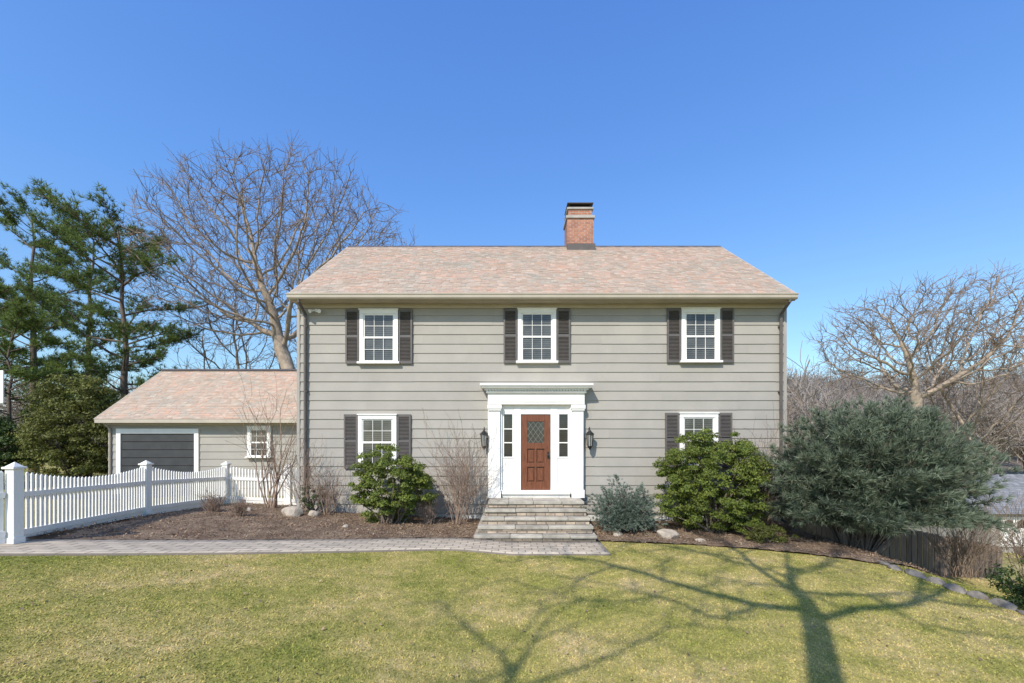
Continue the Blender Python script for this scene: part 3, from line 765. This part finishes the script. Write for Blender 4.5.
woods('distant_woods',pos,'bare grey-brown woods beyond the garage')

def blades(O,D,L,W,rn):
    n=len(O); side=np.cross(D,rn.normal(0,1,(n,3))); side=unit(side)*W[:,None]
    return np.stack([O-side,O+side,O+D*L[:,None]],1).reshape(-1,3)
def tufts(name,C,A,k,L,W,m,seed,spread=.7):
    rn=np.random.default_rng(seed); n=len(C)
    O=np.repeat(C,k,0); D=unit(np.repeat(A,k,0)+rn.normal(0,spread,(n*k,3)))
    V=blades(O,D,rn.uniform(L*.6,L,n*k),rn.uniform(W*.6,W,n*k),rn)
    return npmesh(name,V,np.arange(len(V)).reshape(-1,3),M[m])
def pine(loc,hgt,rad,seed,label,z0=.25,m='pine',dens=1.0,lean=0,k=14,L=.32,W=.018,topw=.45):
    rg=random.Random(seed); out=[]; C=[];A=[]
    n=10; tr=[Vector((lean*(i/n)**1.5+rg.uniform(-.1,.1),rg.uniform(-.1,.1),hgt*i/n-.2)) for i in range(n+1)]
    out.append((tr,[.24*(1-.85*i/n)*hgt/15 for i in range(n+1)],0))
    nb=int(44*dens)
    for b in range(nb):
        t=z0+(1-z0)*(b+rg.random())/nb; q=tr[int(t*n*.999)].lerp(tr[int(t*n*.999)+1],t*n-int(t*n*.999))
        prof=(math.sin(math.pi*min(1,((1-t)/(1-z0))*.62+.20)))
        Lb=rad*max(prof,topw*.6)*rg.uniform(.5,1.2)
        if rg.random()<.2: continue
        az=rg.uniform(0,2*math.pi); d=Vector((math.cos(az),math.sin(az),rg.uniform(0,.45)+.35*t**3)).normalized()
        pts=[q.copy()]; p=q.copy(); ns=6
        for i in range(ns):
            d=(d+Vector((rg.gauss(0,.12),rg.gauss(0,.12),rg.gauss(.02,.09)))).normalized(); p=p+d*Lb/ns; pts.append(p.copy())
        out.append((pts,[max(.05*(1-i/ns)*Lb/3,.012) for i in range(ns+1)],1))
        nsb=int(13*Lb/2.2)+4
        for j in range(nsb):
            f=rg.uniform(.35,1)*ns; i0=min(int(f),ns-1); s=pts[i0].lerp(pts[i0+1],f-i0)
            sd=(pts[i0+1]-pts[i0]).normalized(); lat=Vector((-sd.y,sd.x,0))*rg.choice((-1,1))
            nd=(sd*rg.uniform(.3,1)+lat*rg.uniform(.3,1)+Vector((0,0,rg.uniform(-.1,.6)))).normalized()
            l2=rg.uniform(.3,.9)*Lb*.32
            e=s+nd*l2; out.append(([s,e],[.012,.008],2))
            for u in (.35,.6,.8,1.0):
                c=s.lerp(e,u)+Vector((rg.gauss(0,.1),rg.gauss(0,.1),rg.gauss(0,.09))); C.append(c[:]);A.append((nd+Vector((0,0,.5)))[:])
    e=empty('pine_tree',loc,label,'tree','evergreen pines beside the garage')
    obj('trunk',polymesh(out,'trunk',M['barkpine']),e)
    obj('crown',tufts('crown',np.array(C),unit(np.array(A)),k,L,W,m,seed,.85),e)
pine(gz(-20.0,10.5),13.4,3.9,3,'tall open white pine with layered branches',z0=.28,lean=-.5,dens=1.0)
pine(gz(-24.2,12.5),13.6,3.5,5,'tall white pine with open crown',z0=.26,dens=.95,lean=.5)
pine(gz(-28.8,14.0),15.6,4.2,8,'tall white pine at the end of the row',z0=.2,dens=1.1)
pine(gz(-23.8,8.5),7.6,2.9,13,'shorter bright green pine in front of taller ones',z0=.1,m='pinelt',dens=1.2)
pine(gz(-26.8,9.5),9.6,2.9,17,'bushy bright green pine beside the hedge',z0=.1,m='pinelt',dens=1.2)

def leafy(name,loc,w,dp,hh,seed,m,label,cat='shrub',ncl=60,per=190,ls=.055,zlo=.18,group='green shrubs along the house front',stemm='bark',cr=.17,stems=9,rag=.28):
    rn=np.random.default_rng(seed); rg=random.Random(seed)
    C=[]
    lob=rn.normal(0,1,(7,3)); lob=unit(lob); la=rn.uniform(-rag,rag,7)
    while len(C)<ncl:
        p=rn.uniform(-1,1,3); rr=np.linalg.norm(p)
        if rr>1 or (rr<.5 and rn.random()<.85): continue
        u=p/(rr+1e-6); f=1+np.sum(la*np.clip(lob@u,0,1)**3)
        z=p[2]; sx=1.0 if z>-.1 else 1.0+.25*min(1,-z)
        C.append([p[0]*w/2*f*sx,p[1]*dp/2*f*sx,hh*(zlo+(1-zlo)*.5)+z*hh*(1-zlo)*.5*f])
    C=np.array(C); C[:,2]=np.maximum(C[:,2],.10)
    rad=rn.uniform(cr*.6,cr*1.3,ncl)
    n=ncl*per; ci=rn.integers(0,ncl,n); u=unit(rn.normal(0,1,(n,3))); u[:,2]=np.abs(u[:,2])*.9-.15
    P=C[ci]+u*(rad[ci]*rn.uniform(.35,1.05,n))[:,None]; P[:,2]=np.maximum(P[:,2],.03)
    Nn=unit(u+rn.normal(0,.55,(n,3))+[0,-.15,.3]); T_=unit(u*.8+rn.normal(0,.6,(n,3)))
    L=rn.uniform(ls*.7,ls*1.3,n); V,F=quads(P,Nn,T_,L,L*.45)
    e=empty(name,loc,label,cat,group)
    mb=MB()
    for i in rn.choice(ncl,min(ncl,stems*2),replace=False):
        c=Vector(C[i]); b=Vector((rg.uniform(-.1,.1)*w,rg.uniform(-.1,.1)*dp,-.05)); mid=b.lerp(c,.5)+Vector((rg.uniform(-.08,.08),rg.uniform(-.08,.08),.05))
        mb.tube([b,mid,c],[.02*hh**.5,.014*hh**.5,.005],5,cap=False)
    obj('stem',mb.mesh('stem',M[stemm],smooth=True),e); obj('foliage',npmesh('foliage',V,F,M[m]),e)
    return e
leafy('rhododendron',gz(-3.05,-1.05),2.2,1.5,2.0,21,'leafyg','full yellow-green broadleaf shrub in the mulch bed',ncl=150,per=170,ls=.068,zlo=.0,cr=.18,rag=.4)
leafy('rhododendron',gz(5.05,-1.05),2.8,1.7,2.6,22,'leafyg','dense rounded yellow-green shrub against the house',ncl=360,per=160,ls=.06,zlo=.0,cr=.2,rag=.10)
leafy('rhododendron',gz(5.75,-1.7),.9,.7,.5,24,'leafyg','low green shrub at the bed edge',ncl=22,per=120,ls=.05,zlo=.05,cr=.12)
leafy('rhododendron',gz(5.9,-2.1),1.2,.6,.4,25,'leafgold','low spreading ground shrub near the lawn',ncl=26,per=120,ls=.045,zlo=.05,cr=.12)
leafy('rhododendron',gz(-18.5,6.6),3.9,3,4.5,26,'leafgold','large rounded golden-green evergreen shrub beside the garage',ncl=300,per=150,ls=.11,zlo=.0,cr=.40,group='evergreen shrubs beyond the driveway',rag=.12)
leafy('rhododendron',gz(-23.0,6.0),5.2,3,3.2,27,'leafdk','dark green clipped hedge shrub beyond the driveway',ncl=280,per=150,ls=.10,zlo=.0,cr=.36,group='evergreen shrubs beyond the driveway',rag=.04)
leafy('rhododendron',gz(-16.2,6.2),1.6,1.4,1.7,28,'leafdk','small dark evergreen shrub at the garage corner',ncl=40,per=130,ls=.08,zlo=.02,cr=.25,group='evergreen shrubs beyond the driveway')
leafy('rhododendron',gz(7.75,-5.9),1.0,1.0,.75,30,'leafdk','low dark green shrub beside the edging stones',ncl=50,per=150,ls=.05,zlo=.0,cr=.16)
leafy('rhododendron',gz(-5.3,-.45),.7,.5,.75,31,'leafdk','small dark shrub at the house corner',ncl=18,per=90,ls=.045,zlo=.05,cr=.12)

def conifer(name,loc,w,dp,hh,seed,m,label,nb,k,L,W,zc,sprays,cat='shrub',group=None,trunks=4,tr=.05,core=.35,flat=.5,low=-.6,lift=.18,rmul=(.7,1.12),offs=.10,lobes=.35,zmin=.05,lean=0,bark='bark'):
    rn=np.random.default_rng(seed); rg=random.Random(seed); mb=MB(); C=[];A=[]
    nl=14; lob=unit(rn.normal(0,1,(nl,3))); la=rn.uniform(-lobes*.6,lobes,nl)
    for b in range(nb):
        u=rn.normal(0,1,3); u/=np.linalg.norm(u)
        if u[2]<low: u[2]=low*rn.random()
        f=(1+np.sum(la*np.clip(lob@u,0,1)**6))*rn.uniform(*rmul)
        zz=zc*hh+(u[2]*f*(1-zc)*hh if u[2]>0 else u[2]*f*zc*hh/max(-low,.2)*.95)
        tip=Vector((u[0]*w/2*f,u[1]*dp/2*f,zz))
        tip.z=max(tip.z,zmin+rg.uniform(0,.25)*hh*.3)
        az=2*math.pi*(b%trunks)/trunks+.4; base=Vector((math.cos(az)*w*.05-lean,math.sin(az)*dp*.05,-.1))
        mid=Vector((tip.x*.3+base.x*.5,tip.y*.3+base.y*.5,max(tip.z*.62,hh*.25)))
        pts=[base,base.lerp(mid,.55)+Vector((rg.uniform(-.06,.06),rg.uniform(-.06,.06),.05)),mid,mid.lerp(tip,.55)+Vector((0,0,.02*hh)),tip]
        r=tr*(1 if b<trunks*2 else .25)
        mb.tube(pts,[r,r*.8,r*.5,r*.25,.004],5,cap=False)
        lat=Vector((-tip.y,tip.x,0)); lat=lat.normalized() if lat.length>.01 else Vector((1,0,0))
        for s in range(sprays):
            t=core+(1-core)*rg.random()**.75
            seg=min(int(t*4),3); q=pts[seg].lerp(pts[seg+1],t*4-seg)
            dv=(pts[seg+1]-pts[seg]).normalized()
            g=offs*w**.5*(1.45-t)
            off=lat*rg.gauss(0,1)*g+Vector((0,0,1))*rg.gauss(0,.35)*g+dv*rg.gauss(0,.3)*g
            C.append((q+off)[:]); A.append((dv+off*(.5/g)+Vector((0,0,lift)))[:])
    e=empty(name,loc,label,cat,group)
    obj('trunk' if cat=='tree' else 'stem',mb.mesh('stem',M[bark],smooth=True),e)
    C=np.array(C); C[:,2]=np.maximum(C[:,2],.05)
    obj('crown' if cat=='tree' else 'foliage',tufts('foliage',C,unit(np.array(A)),k,L,W,m,seed,flat),e)
conifer('juniper_tree',gz(8.5,-1.9),5.0,3.4,3.72,81,'juniper','broad feathery grey-green juniper with leaning bare trunks at the lawn edge',460,13,.20,.011,.50,28,cat='tree',tr=.10,trunks=4,core=.55,low=-.5,lift=.22,zmin=.85,lobes=.12,rmul=(.76,1.06),lean=.5,offs=.09,flat=.5)
conifer('dwarf_spruce',gz(2.85,-1.0),2.1,1.3,1.25,78,'blue','low silvery blue-grey dwarf spruce beside the front steps',240,12,.09,.008,.36,20,group='green shrubs along the house front',tr=.025,core=.3,lift=.02,zmin=.1,rmul=(.65,1.08),lobes=.2,flat=.35)

def brush(loc,w,hh,seed,label,n=22,m='twigred',maxl=2,r=.010,up=.12,name='bare_shrub'):
    rg=random.Random(seed); out=[]
    P={**BASE,'kids':[4,4,3],'seg':[5,4,3],'wander':[.1,.16,.2],'up':[up,.08,.05],'start':[.3,.2,.2],'ang':(15,45),'len':(.4,.65),'l0':1,'rmin':.0035,'taper':.4}
    for i in range(n):
        az=rg.uniform(0,2*math.pi); s=rg.uniform(0,1)*w/hh*.8
        grow(out,Vector((rg.uniform(-.1,.1)*w,rg.uniform(-.1,.1)*w,-.05)),Vector((math.cos(az)*s,math.sin(az)*s,1)).normalized(),hh*rg.uniform(.6,.95),r,0,maxl,rg,P)
    obj(name,polymesh(out,name,M[m],(5,4,3,3)),None,loc,label=label,cat='shrub',group='leafless shrubs in the beds')
brush(gz(-1.35,-.75),1.3,1.95,61,'leafless tan twiggy shrub beside the steps',n=30)
brush(gz(-6.75,.1),1.2,2.9,62,'tall leafless pale-stemmed shrub by the fence',n=10,r=.022,up=.05)
brush(gz(-4.9,-.55),.9,1.1,63,'leafless tan shrub near the house corner',n=16)
brush(gz(6.7,-.7),1.2,1.9,64,'leafless brown shrub at the house end',n=22,m='twig')
brush(gz(-5.45,-.5),.6,1.5,65,'thin leafless shrub beside the downspout',n=8)
brush(gz(-2.1,-1.0),.8,.7,66,'low leafless twiggy shrub in the mulch',n=14)
brush(gz(11.3,-1.2),1.8,1.5,67,'dry brown brushy shrub on the lower slope',n=34,m='twig')
brush(gz(12.6,-1.6),1.8,1.6,68,'dry brown brush by the lower lawn',n=34,m='twig')
brush(gz(-7.4,-1.2),.7,.45,69,'clump of dry garden stems near the fence',n=24,m='twigred')
brush(gz(-6.6,-1.6),.5,.4,70,'small clump of dry garden stems',n=20,m='twigred')

bh=empty('basketball_hoop',(-18.05,2.6,h(-18.05,2.6)),'white basketball backboard on a black pole','basketball hoop')
mb=MB(); mb.tube([(0,.5,-.1),(0,.5,3.2),(0,.1,3.9)],[.05]*3,8); mb.box(-.3,.3,.04,.1,3.6,3.66); obj('pole',mb.mesh('pole',M['black']),bh)
mb=MB(); w2=.85
mb.box(-w2,w2,0,.035,3.15,3.2); mb.box(-w2,w2,0,.035,4.2,4.25); mb.box(-w2,-w2+.05,0,.035,3.2,4.2); mb.box(w2-.05,w2,0,.035,3.2,4.2); mb.box(-w2+.05,w2-.05,.012,.022,3.2,4.2)
obj('backboard',mb.mesh('backboard',M['white']),bh)
mb=MB(); ring=[(.23*math.cos(t*math.pi/8),-.3+.23*math.sin(t*math.pi/8),3.3) for t in range(17)]; mb.tube(ring,[.012]*17,6,cap=False); mb.box(-.06,.06,-.08,0,3.24,3.32)
obj('rim',mb.mesh('rim',M['hoop']),bh)

nh=empty('neighbour_house',(26,9,-2.8),'low neighbouring house with grey hipped roof and white garage doors','house')
no=(-26,-9,2.8)
mb=MB(); mb.box(23.3,36,9,16,-3.3,-1.27); obj('wall',mb.mesh('wall',M['siding']),nh,no)
mb=MB(); mb.add([(22.9,8.6,-1.25),(36.4,8.6,-1.25),(36.4,16.4,-1.25),(22.9,16.4,-1.25),(27.6,12.5,.35),(32,12.5,.35)],[(0,1,5,4),(1,2,5),(2,3,4,5),(3,0,4),(3,2,1,0)])
obj('roof',mb.mesh('roof',M['shingle'],uv=True),nh,no)
for xx in (23.7,26.8):
    mb=MB(); mb.box(xx,xx+2.6,8.93,8.999,-2.9,-1.45)
    for i in range(4): mb.box(xx+.12+i*.62,xx+.6+i*.62,8.915,8.929,-2.8,-2.1)
    dd=obj('garage_door',mb.mesh('garage_door',M['white']),nh,no)
    for i in range(4):
        mb=MB()
        cx_=xx+.36+i*.62; pts=[(cx_+.22*math.cos(math.pi*t/8),8.915,-1.8+.22*math.sin(math.pi*t/8)) for t in range(9)]
        b=len(mb.v); mb.v+=pts+[(cx_-.22,8.915,-1.98),(cx_+.22,8.915,-1.98)]; mb.f.append(tuple(b+q for q in range(11))[::-1])
        obj('pane',mb.mesh('pane',M['glassdk']),dd)

# ------------------------------------------------------------ light, sky, camera
AZ=R(28); EL=R(42)
sun_dir=Vector((-math.sin(AZ)*math.cos(EL),-math.cos(AZ)*math.cos(EL),math.sin(EL)))
sd=bpy.data.lights.new('sun','SUN'); sd.energy=5.0; sd.angle=R(.4); sd.color=(1,.935,.84)
so=bpy.data.objects.new('sun',sd); COL.objects.link(so); so.rotation_euler=sun_dir.to_track_quat('Z','Y').to_euler()
w=bpy.data.worlds.new('World'); scene.world=w; w.use_nodes=True; nt=w.node_tree
bg=nt.nodes['Background']; sk=nt.nodes.new('ShaderNodeTexSky'); sk.sky_type='NISHITA'; sk.sun_disc=False
sk.sun_elevation=EL; sk.sun_rotation=math.atan2(sun_dir.x,sun_dir.y)%(2*math.pi); sk.air_density=1.0; sk.dust_density=.6; sk.ozone_density=2.0; sk.altitude=50
# clear deep-blue spring sky: more blue scattering overhead, fading out towards the horizon
tc=nt.nodes.new('ShaderNodeTexCoord'); sx=nt.nodes.new('ShaderNodeSeparateXYZ'); nt.links.new(tc.outputs['Generated'],sx.inputs[0])
rp=nt.nodes.new('ShaderNodeValToRGB'); e=rp.color_ramp.elements
e[0].position=.0; e[0].color=(.15,.1,0,1); e[1].position=.75; e[1].color=(.0,.42,2.5,1)
m1=e.new(.22); m1.color=(.1,.5,1.6,1)
m2=e.new(.45); m2.color=(.0,.54,2.5,1)
nt.links.new(sx.outputs['Z'],rp.inputs[0])
ad=nt.nodes.new('ShaderNodeMix'); ad.data_type='RGBA'; ad.blend_type='ADD'; ad.inputs[0].default_value=1
ml=nt.nodes.new('ShaderNodeMix'); ml.data_type='RGBA'; ml.blend_type='MULTIPLY'; ml.inputs[0].default_value=1; ml.inputs[7].default_value=(.98,1.13,1.12,1)
nt.links.new(sk.outputs[0],ml.inputs[6]); nt.links.new(ml.outputs[2],ad.inputs[6]); nt.links.new(rp.outputs[0],ad.inputs[7])
nt.links.new(ad.outputs[2],bg.inputs[0]); bg.inputs[1].default_value=.145
cam=bpy.data.cameras.new('camera'); cam.lens=15.19; cam.sensor_width=36; cam.shift_y=.0962; cam.clip_end=3000; cam.clip_start=.05
co=bpy.data.objects.new('camera',cam); COL.objects.link(co); co.location=(0,-12,2.28); co.rotation_euler=(R(90),0,0); scene.camera=co
scene.view_settings.view_transform='Standard'; scene.view_settings.look='None'; scene.view_settings.exposure=0
